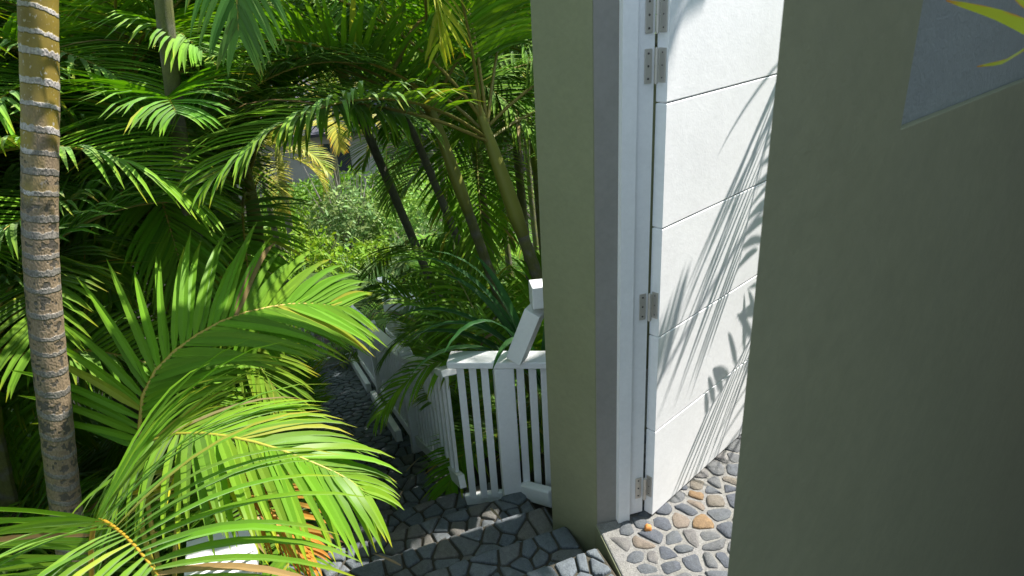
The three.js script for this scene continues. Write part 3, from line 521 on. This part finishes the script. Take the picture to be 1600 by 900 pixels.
// -- right thicket: leaning trunks behind the fence
{
  rnd = rngOf(61);
  const LL = ['leaning palm with a bare ringed trunk bordering the sunlit garden view', 'thinner bare ringed palm trunk leaning between its two neighbours behind the fence', 'leaning palm with a golden crownshaft and one yellow drooping frond', 'leaning palm with a golden crownshaft right beside the gate pillar'], GRP = 'leaning palms behind the fence';
  const ext = (a, b, y) => { const f = (y - b.y) / (a.y - b.y); return b.clone().lerp(a, f); };
  const T = [ [V(-.967, 1.002, 4.906), V(-.675, -.088, 4.954), 1.25, .03, 14], [V(-.551, .912, 4.567), V(-.316, .088, 4.589), 1.2, .026, 13], [V(-.322, 1.202, 3.586), V(-.064, .18, 3.599), .8, .028, 14], [V(0, .998, 3.3), V(.146, .462, 3.297), .75, .032, 14] ];
  T.forEach(([a, b, y, r, nF], i) => { const bot = ext(a, b, gy(0, 4.2) - .1), mid = ext(a, b, .1), top = ext(a, b, y);
    const pm = palm('leaning_palm', LL[i], GRP, { stem: [bot, mid, top], r0: r * 1.15, r1: r, style: i < 2 ? 'ring' : 'green', per: .09, nF, L: 1.7, col: G.mid, a0: i * 1.1, e0: 84, e1: 10, bend: 70, n: 52, len: .42, wid: .022, seg: 4, shaft: i < 2 ? .5 : .75, rachis: [.2, .17, .03], droop: 1.1 });
    if (i === 2) {
      addFrond(pm, [V(-.37, 1.35, 3.56), V(-.4, 1.5, 3.35), V(-.623, 1.693, 2.935), V(-.82, 1.778, 2.677), V(-.93, 1.74, 2.5)], { hero: true, keep: true, n: 40, start: .12, len: .42, wid: .026, col: G.mid, vee: 38, droop: .7, seg: 5, rachis: [.26, .2, .03] });
      addFrond(pm, [V(-.37, 1.3, 3.56), V(-.45, 1.36, 3.38), V(-.6, 1.44, 3.2), V(-.748, 1.5, 2.95), V(-.88, 1.46, 2.75)], { keep: true, n: 40, start: .12, len: .4, wid: .026, col: G.mid, vee: -10, droop: 1.2, seg: 5, rachis: [.2, .17, .03] });
      addFrond(pm, [V(-.37, 1.4, 3.56), V(-.36, 2.0, 3.4), V(-.335, 2.32, 3.2), V(-.297, 2.1, 3.035), V(-.225, 1.85, 2.99), V(-.236, 1.7, 2.94)], { hero: true, keep: true, n: 34, start: .4, len: .3, wid: .02, col: [.42, .46, .015], droop: 1.1, seg: 5, rachis: [.3, .2, .03], label: 'yellow green sunlit frond' });
    } });
  const LB = 'slender cane palm behind the leaning trunks beyond the fence', GB = 'cane palms deep behind the fence';
  for (const [x, s, y, L] of [[.5, 4.4, 1.0, 1.5], [.9, 5.4, 1.2, 1.7], [.1, 5.8, 1.3, 1.7], [.6, 7.0, 1.4, 1.8], [-.1, 7.8, .9, 1.8], [1.2, 8.4, 1.4, 1.9], [-.2, 5.2, .6, 1.6], [.3, 6.4, .3, 1.7], [.45, 5.0, .9, 1.6], [1.0, 6.8, .7, 1.8], [-.9, 9.2, .3, 1.8], [.3, 9.2, .8, 2]])
    palm('shade_palm', LB, GB, { stem: [V(x + .15, gy(x, s) - .1, s), V(x + .05, (y + gy(x, s)) / 2, s), V(x, y, s)], r0: .045, r1: .036, nF: 12, L, col: G.mid, a0: rr(0, 6), flat: true, e1: -10, bend: 80, n: 52, len: .42, wid: .021, seg: 3 });
  const LC = 'low palm clump growing from the ground behind the white fence', GC = 'low palm clumps behind the fence';
  for (const [x, s, L] of [[-.35, 4.1, 1.25], [.3, 3.9, 1.2], [-.75, 5.2, 1.2], [-.1, 4.9, 1.2], [.7, 4.8, 1.2], [.15, 6.3, 1.3], [.8, 6.2, 1.4], [-.3, 7.2, 1.4], [-.75, 8.2, 1.5], [.4, 8.4, 1.5], [1.3, 7.2, 1.5], [1.1, 5.4, 1.3], [-.05, 3.65, 1.1], [-.5, 4.7, 1.2], [.35, 5.3, 1.3], [-1.3, 9, 1.5], [-.2, 9.6, 1.6], [.9, 10, 1.7]])
    palm('fence_palm_clump', LC, GC, { stem: [V(x, gy(x, s) + .1, s)], nF: 15, L, col: G.mid, e0: 82, e1: 15, bend: 95, flat: true, n: 46, len: .34, wid: .019, seg: 3, start: .28, a0: rr(0, 6), rr: .006, droop: 1.2, rachis: [.15, .16, .03] });
}
{
  rnd = rngOf(65);
  const b = V(-.02, -.5, 3.3), t = thing('spilling_palm', 'young palm with fronds drooping over the fence onto the path', 'palm tree', b.toArray());
  for (const [pts, n, len] of [[[b, V(-.1, -.2, 3.35), V(-.174, -.044, 3.396), V(-.318, .252, 3.485), V(-.566, .335, 3.656), V(-.887, .228, 3.9), V(-1.109, .04, 3.947)], 40, .4], [[b, V(-.03, -.1, 3.2), V(-.057, .118, 3.099), V(-.386, .2, 2.975), V(-.574, .127, 2.894), V(-.702, .0, 2.814)], 34, .3], [[b, V(-.06, 0, 3.25), V(-.118, .224, 3.198), V(-.359, .276, 3.28), V(-.588, .178, 3.349), V(-.756, .015, 3.366)], 36, .34], [[b, V(-.15, 0, 3.4), V(-.3, .35, 3.6), V(-.5, .5, 3.8), V(-.75, .42, 4.05), V(-.95, .2, 4.2)], 38, .4]])
    addFrond(t, pts, { hero: true, keep: true, n, start: .3, len, wid: .02, col: G.mid, vee: 8, droop: 1.5, seg: 5, rr: .006, rachis: [.2, .2, .04] });
  for (const [a, e, L] of [[20, 75, 1.2], [70, 70, 1.1], [-30, 80, 1.3], [-75, 82, 1.2]]) addFrond(t, arch(b, a * R, e * R, L, 70 * R), { keep: true, n: 34, start: .3, len: .36, wid: .022, col: G.mid, droop: 1.1, seg: 4, rr: .006 });
}
{ // strap-leaved plant over the rail
  rnd = rngOf(67);
  const b = V(.1, .05, 2.85), t = thing('strap_leaf_plant', 'broad strap leaved plant arching over the white fence rail', 'plant', b.toArray());
  const L = [[-85, 58, .72, 2.0], [-75, 70, .74, 1.9], [-98, 64, .66, 2.6], [-110, 55, .62, 2.4], [-60, 66, .66, 1.8], [-130, 72, .62, 3.2], [-40, 70, .6, 1.6], [-95, 78, .74, 2.2], [-150, 74, .58, 3.2], [20, 70, .6, 1.6], [-80, 44, .6, 1.6]];
  for (const [a, e, len, d] of L) { const S = new Strip(), dir = new THREE.Vector3(Math.sin(a * R) * Math.cos(e * R), Math.sin(e * R), -Math.cos(a * R) * Math.cos(e * R)); leaflet(S, b.clone().add(V(rr(-.03, .03), rr(0, .1), rr(-.03, .03))), dir, new THREE.Vector3().crossVectors(dir, new THREE.Vector3(0, 1, 0)).normalize(), len * 1.25, .055, d, vary([.035, .13, .022], .25), { seg: 12, fold: .25, free: true }); part(t, 'leaf', S.geo(), leafMat); }
}
{ // dry leaflets lying on the stones
  rnd = rngOf(69);
  for (const [p, q, k] of [[.28, 2.62, 3], [.1, 2.9, 4], [.45, 3.3, 6], [-.1, 2.3, 2], [.62, 2.15, 1], [.2, 2.0, 1]]) {
    const [x, z] = PQ(p, q), y = -.12 * k + .012, S = new Strip(), a = rr(0, 6.28), d = new THREE.Vector3(Math.cos(a), .12, Math.sin(a)).normalize();
    leaflet(S, V(x, y, z), d, new THREE.Vector3(-Math.sin(a), 0, Math.cos(a)), rr(.09, .16), .012, .3, vary([.3, .24, .14], .3), { seg: 5, fold: .5 });
    const m = shade(new THREE.Mesh(S.geo(), leafMat)); m.name = numbered('fallen_leaf'); m.userData = { label: 'dry tan leaflet lying on the stone steps', category: 'leaf', group: 'fallen leaflets on the steps' }; scene.add(m);
  }
}
{ // leaf tips beside the wall
  rnd = rngOf(71);
  const b = V(.62, 1.62, .2), t = thing('yellow_leaf_plant', 'plant reaching past the wall recess with yellow green leaf tips', 'plant', [.62, 0, -.2]);
  part(t, 'stem', tube([V(.62, 0, .2), V(.63, .8, .19), b.clone()], [.02, .018, .014], 8, () => [.2, .17, .1]), rachisMat);
  for (const [mp, tp, w] of [[[V(.278, 1.862, .354), V(.271, 1.872, .384)], V(.266, 1.879, .424), .0062], [[V(.279, 1.859, .353), V(.283, 1.847, .388)], V(.284, 1.842, .411), .0034], [[V(.277, 1.871, .355)], V(.278, 1.884, .392), .005], [V(.5, 1.86, .35), V(.5, 1.95, .5), .016], [V(.75, 1.85, .1), V(.9, 1.8, .05), .016]]) {
    const S = new Strip(), n = 12, c = new THREE.CatmullRomCurve3([b, b.clone().lerp(Array.isArray(mp) ? mp[0] : mp, .5).add(V(0, .03, 0)), ...(Array.isArray(mp) ? mp : [mp]), tp]), P = c.getPoints(n); let prev = -1;
    for (let i = 0; i <= n; i++) { const u = i / n, T = c.getTangent(u), sd = new THREE.Vector3().crossVectors(T, new THREE.Vector3(0, 1, 0)).normalize().multiplyScalar(.35).add(new THREE.Vector3(0, .8, .2)).normalize(), h = w * .5 * Math.pow(Math.sin(Math.PI * Math.min(1, .12 + u * .9)), .6) + .0004, k = S.p.length / 3, edge = u > .94;
      for (const q of [-1, -.6, .6, 1]) { S.p.push(P[i].x + sd.x * h * q, P[i].y + sd.y * h * q, P[i].z + sd.z * h * q); const e = Math.abs(q) === 1; S.c.push(...(edge || (e && rnd() < .5) ? [.5, .16, .02] : [.3 + .12 * u, .43, .01])); }
      if (prev >= 0) for (let q = 0; q < 3; q++) S.i.push(prev + q, k + q, prev + q + 1, prev + q + 1, k + q, k + q + 1); prev = k; }
    part(t, 'leaf', S.geo(), leafMat);
  }
}
// -- palms standing beyond the porch wall whose fronds shade the gate
{
  rnd = rngOf(73);
  const sh = (a, y, k) => { const [x, q] = onDoor(a, 0); return V(x, y, q).addScaledVector(sunDir, k); };   // towards the sun from a spot on the gate
  const b = V(2.2, 0, 3.5), c = V(2.12, 2.15, 3.2), t = thing('gate_palm', 'cane palm beyond the porch wall that casts frond shadows on the gate', 'palm tree', b.toArray());
  part(t, 'trunk', trunkGeo([b, V(2.2, 1.1, 3.45), c], .04, .034, 'green', .1, 60, 10), barkMat);
  addFrond(t, [c, V(1.9, 2.4, 3.0), sh(.78, 1.66, .95), sh(.68, 1.42, .9), sh(.58, 1.1, .85), sh(.52, .86, .8)], { keep: true, n: 18, start: .3, len: .46, wid: .018, col: G.mid, a0: 40, a1: 22, vee: 5, droop: .5, seg: 5, up: sunDir.clone() });
  for (const a of [20, 60, 340]) addFrond(t, arch(c, a * R, 55 * R, 1.2, 80 * R), { n: 34, start: .2, len: .4, wid: .026, col: G.mid, seg: 4 });
  const lb = V(1.75, 0, 2.6), l = thing('gate_palm_clump', 'low palm clump beyond the porch wall beside the gate foot', 'palm tree', lb.toArray());
  addFrond(l, [lb, V(1.68, .7, 2.6), sh(1.0, .74, .8), sh(.74, .54, .75), sh(.52, .38, .72), sh(.34, .28, .7)], { keep: true, n: 20, start: .4, len: .4, wid: .017, col: G.mid, a0: 50, a1: 26, droop: .6, seg: 5, up: sunDir.clone() });
  addFrond(t, [c, V(1.95, 2.45, 2.7), V(1.72, 2.3, 2.3), V(1.5, 2.02, 2.1), V(1.38, 1.88, 1.98)], { keep: true, n: 30, start: .5, len: .24, wid: .026, col: G.mid, seg: 5 });
  for (const a of [20, 60]) addFrond(l, arch(lb, a * R, 65 * R, .9, 80 * R), { keep: true, n: 28, start: .3, len: .34, wid: .028, col: G.mid, seg: 4 });
  const tb = V(3.4, 0, 4.6), tc = V(3.1, 4.7, 3.5), u = thing('tall_gate_palm', 'tall palm beyond the porch wall with one frond high above the gate', 'palm tree', tb.toArray());
  part(u, 'trunk', trunkGeo([tb, V(3.36, 2.2, 4.3), tc], .06, .045, 'ring', .1, 70, 10), barkMat);
  addFrond(u, [tc, V(2.85, 4.9, 3.1), sh(.2, 2.25, 3.1), sh(.1, 1.98, 3.0), sh(.05, 1.78, 2.9)], { keep: true, n: 8, start: .5, len: .34, wid: .05, col: G.mid, seg: 5, up: sunDir.clone() });
  for (const a of [20, 60, 330]) addFrond(u, arch(tc, a * R, 50 * R, 1.4, 80 * R), { keep: true, n: 30, start: .2, len: .4, wid: .034, col: G.mid, seg: 3 });
}
// ---------- the sunlit garden downhill ----------
function leafBlob(ctr, rx, ry, rz, n, size, col, k = .3) { const S = new Strip(); for (let i = 0; i < n; i++) {
  const a = rr(0, 6.283), z = rr(-.35, 1), r = Math.pow(rnd(), .35), q = Math.sqrt(Math.max(0, 1 - z * z)) * r, lump = .8 + .25 * Math.sin(a * 3 + ctr.x) * Math.cos(z * 5 + ctr.z); const p = new THREE.Vector3(ctr.x + Math.cos(a) * q * rx * lump, ctr.y + z * r * ry * lump, ctr.z + Math.sin(a) * q * rz * lump);
  const d = new THREE.Vector3(rr(-1, 1), rr(-.3, 1), rr(-1, 1)).normalize(), w = new THREE.Vector3().crossVectors(d, new THREE.Vector3(rr(-1, 1), rr(-1, 1), rr(-1, 1))).normalize(); leaflet(S, p, d, w, size * rr(.7, 1.4), size * .45, .5, vary(col, k), { seg: 2, fold: .2 }); }
  return S.geo(); }
{
  rnd = rngOf(79);
  const lawn = new THREE.PlaneGeometry(2.2, 1.8, 8, 8); lawn.rotateX(-Math.PI / 2 + .16); boxUV(lawn); lawn.translate(-3.0, prof(10.2) + .18, -9.7); structure('lawn', lawn, M.lawn, 'bright sunlit lawn beyond the fence');
  const shrub = (x, s, dy, r, h, n, size, col, name, label, group) => { const y = gy(x, s) + dy, t = thing(name, label, 'shrub', [x, y, -s], group); part(t, 'foliage', leafBlob(V(x, y + h * .45, s), r, h * .62, r, n, size, col), leafMat); const br = []; for (let i = 0; i < 6; i++) { const a = rr(0, 6.28), e = V(x + Math.cos(a) * r * .6, y + h * rr(.5, .95), s + Math.sin(a) * r * .6); br.push(tube([V(x, y - .1, s), V(x + Math.cos(a) * r * .2, y + h * .4, s + Math.sin(a) * r * .2), e], [.03, .02, .006], 5, () => [.2, .17, .14])); } part(t, 'branches', mergeGeometries(br), rachisMat); };
  const GS = 'shrubs in the sunlit garden';
  for (const [x, s] of [[-3.2, 12.6], [-4.6, 13.4], [-2.2, 13.2], [-3.9, 15.2], [-2.6, 15.8], [-5.6, 15.6], [-1.2, 15], [-4.6, 18], [-3, 18.6], [-6.2, 19], [-1.4, 19], [.2, 17]]) shrub(x, s, 0, rr(.9, 1.4), rr(1.1, 1.9), 1500, .13, pick([[.2, .34, .05], G.lime, [.2, .3, .09], G.lit]), 'garden_shrub', 'leafy green shrub in the sunlit garden below the fence', GS);
  for (const [x, s] of [[-4.6, 10.6], [-3.5, 11.2], [-2.4, 11], [-1.5, 10.6], [-.6, 11.4], [-1.7, 12], [-.4, 13.2], [-5.4, 12.4], [-2.9, 14.4], [-.9, 9.6]]) shrub(x, s, 0, rr(.6, .9), rr(.8, 1.25), 1100, .12, pick([[.2, .34, .05], G.lime, [.2, .3, .09], G.lit]), 'garden_shrub', 'leafy green shrub in the sunlit garden below the fence', GS);
  // spiky rosettes
  for (const [x, s] of [[-2.9, 11.2], [-2.3, 10.4], [-3.5, 10.8], [-3.1, 12.2], [-4.1, 11.4], [-2.0, 9.6], [-3.9, 9.8], [-2.7, 10.6]]) { const y = gy(x, s) + .05, t = thing('rosette_plant', 'pale green spiky rosette in front of the shrubs', 'plant', [x, y, -s], 'spiky rosettes'), S = new Strip(); for (let i = 0; i < 40; i++) { const a = rr(0, 6.28), e = rr(15, 85) * R, d = new THREE.Vector3(Math.cos(a) * Math.cos(e), Math.sin(e), Math.sin(a) * Math.cos(e)); leaflet(S, V(x, y + .2, s), d, new THREE.Vector3().crossVectors(d, new THREE.Vector3(0, 1, .01)).normalize(), rr(.4, .62), .06, .5, vary([.22, .33, .12], .25), { seg: 4 }); } part(t, 'leaves', S.geo(), leafMat); }
  // bare grey shrub
  { const x = -3.35, s = 13.6, y = gy(x, s), t = thing('bare_shrub', 'leafless shrub with pale grey branches', 'shrub', [x, y, -s]), br = []; for (let i = 0; i < 34; i++) { const a = rr(0, 6.28), r = rr(.1, .9), e = V(x + Math.cos(a) * r, y + rr(1.2, 2.3), s + Math.sin(a) * r); br.push(tube([V(x, y, s), V(x + Math.cos(a) * r * .4, y + .8, s + Math.sin(a) * r * .4), e], [.028, .018, .006], 5, () => [.42, .37, .34])); } part(t, 'branches', mergeGeometries(br), rachisMat); }
  // yellowing palms
  [[-4.2, 12.4, -.9], [-3.7, 14.6, -.5]].forEach(([x, s, y], i) => palm('yellow_palm', i ? 'yellowing palm behind the bare grey shrub' : 'yellowing palm beside the bare grey shrub', 'yellowing palms', { stem: [V(x, gy(x, s), s), V(x, (gy(x, s) + y) / 2, s), V(x + .05, y, s)], r0: .07, r1: .06, nF: 12, L: 1.25, col: [.36, .36, .04], e1: -25, bend: 80, n: 34, len: .4, wid: .035, seg: 3, style: 'ring' }));
  const LG = 'green palm standing in the sunlit garden downhill', GG = 'palms in the garden downhill';
  for (const [x, s, y, L] of [[-5.4, 11.2, .4, 2.1], [-6.4, 13, 1, 2.2], [-7.4, 10, 1.6, 2.3], [-2.0, 17.5, .2, 2.2], [-8.6, 15, 2, 2.4], [2.5, 13, 1.4, 2.3]]) palm('garden_palm', LG, GG, { stem: [V(x, gy(x, s), s), V(x + .1, (gy(x, s) + y) / 2, s), V(x, y, s)], r0: .09, r1: .07, nF: 13, L, col: G.mid, e1: -20, bend: 80, n: 40, len: .55, wid: .036, seg: 3, flat: true, style: 'ring', a0: rr(0, 6) });
  // house roof
  { const x = -7.6, s = 25, y = gy(-7, 25), t = thing('house', 'distant house with a purple grey pitched roof among trees', 'house', [x, y, -s]);
    part(t, 'wall', put(boxUV(new THREE.BoxGeometry(6, 2.2, 5)), x, y + 1.1, s, 12 * R), M.houseWall);
    const rf = (sg) => { const g = boxUV(new THREE.BoxGeometry(7.2, .12, 3.6)); g.rotateX(sg * 26 * R); g.translate(0, 3.0, sg * 1.55); g.rotateY(12 * R); g.translate(x, y, -s); return g; };
    const r1 = part(t, 'roof', rf(1), M.roofTile); part(t, 'roof', rf(-1), M.roofTile);
    for (let k = -5; k <= 5; k++) { const g = box(.06, .06, 3.6, .02); g.translate(k * .65, .09, 0); g.rotateX(26 * R); g.translate(0, 3.0, 1.55); g.rotateY(12 * R); g.translate(x, y, -s); part(r1, 'batten', g, M.roofTile); }
    for (const dx of [-1.6, 1.4]) { const g = box(1, 1, .08, .02); g.translate(dx, 1.3, 2.5); g.rotateY(12 * R); g.translate(x, y, -s); part(t, 'window', g, M.glass); } }
  // trees closing the view
  const LT = 'broad leafy tree on the hillside behind the garden', GT = 'hillside trees';
  for (const [x, s, h, r] of [[-12, 24, 7, 3.2], [-3.5, 27, 6.5, 3], [-1, 24, 6.5, 3], [-9, 31, 9, 4], [-15, 30, 9, 4], [-5, 33, 9, 4], [0, 31, 9, 4], [4, 26, 8, 3.4], [-20, 26, 9, 4], [-18, 36, 10, 5], [-11, 38, 10, 5], [-4, 40, 10, 5], [4, 38, 10, 5], [-25, 34, 10, 5], [8, 32, 9, 4.5], [-9.5, 20, 5.5, 2.6], [-14, 18, 6.5, 3]]) {
    const y = gy(x, s), t = thing('hillside_tree', LT, 'tree', [x, y, -s], GT);
    part(t, 'trunk', tube([V(x, y - .2, s), V(x + .2, y + h * .3, s), V(x, y + h * .6, s)], [.2, .15, .08], 8, () => [.14, .11, .085]), rachisMat);
    const parts = []; for (let k = 0; k < 7; k++) { const a = k * 2.4; parts.push(leafBlob(V(x + Math.cos(a) * r * .55 * (k ? 1 : 0), y + h * (.45 + .07 * k), s + Math.sin(a) * r * .55 * (k ? 1 : 0)), r * .62, r * .5, r * .62, 420, .34, pick([G.mid, [.1, .18, .03], [.14, .2, .05], G.mid]))); }
    part(t, 'crown', mergeGeometries(parts), leafMat);
  }
}
camera.updateProjectionMatrix();
renderer.setSize(1024, 576);
renderer.render(scene, camera);
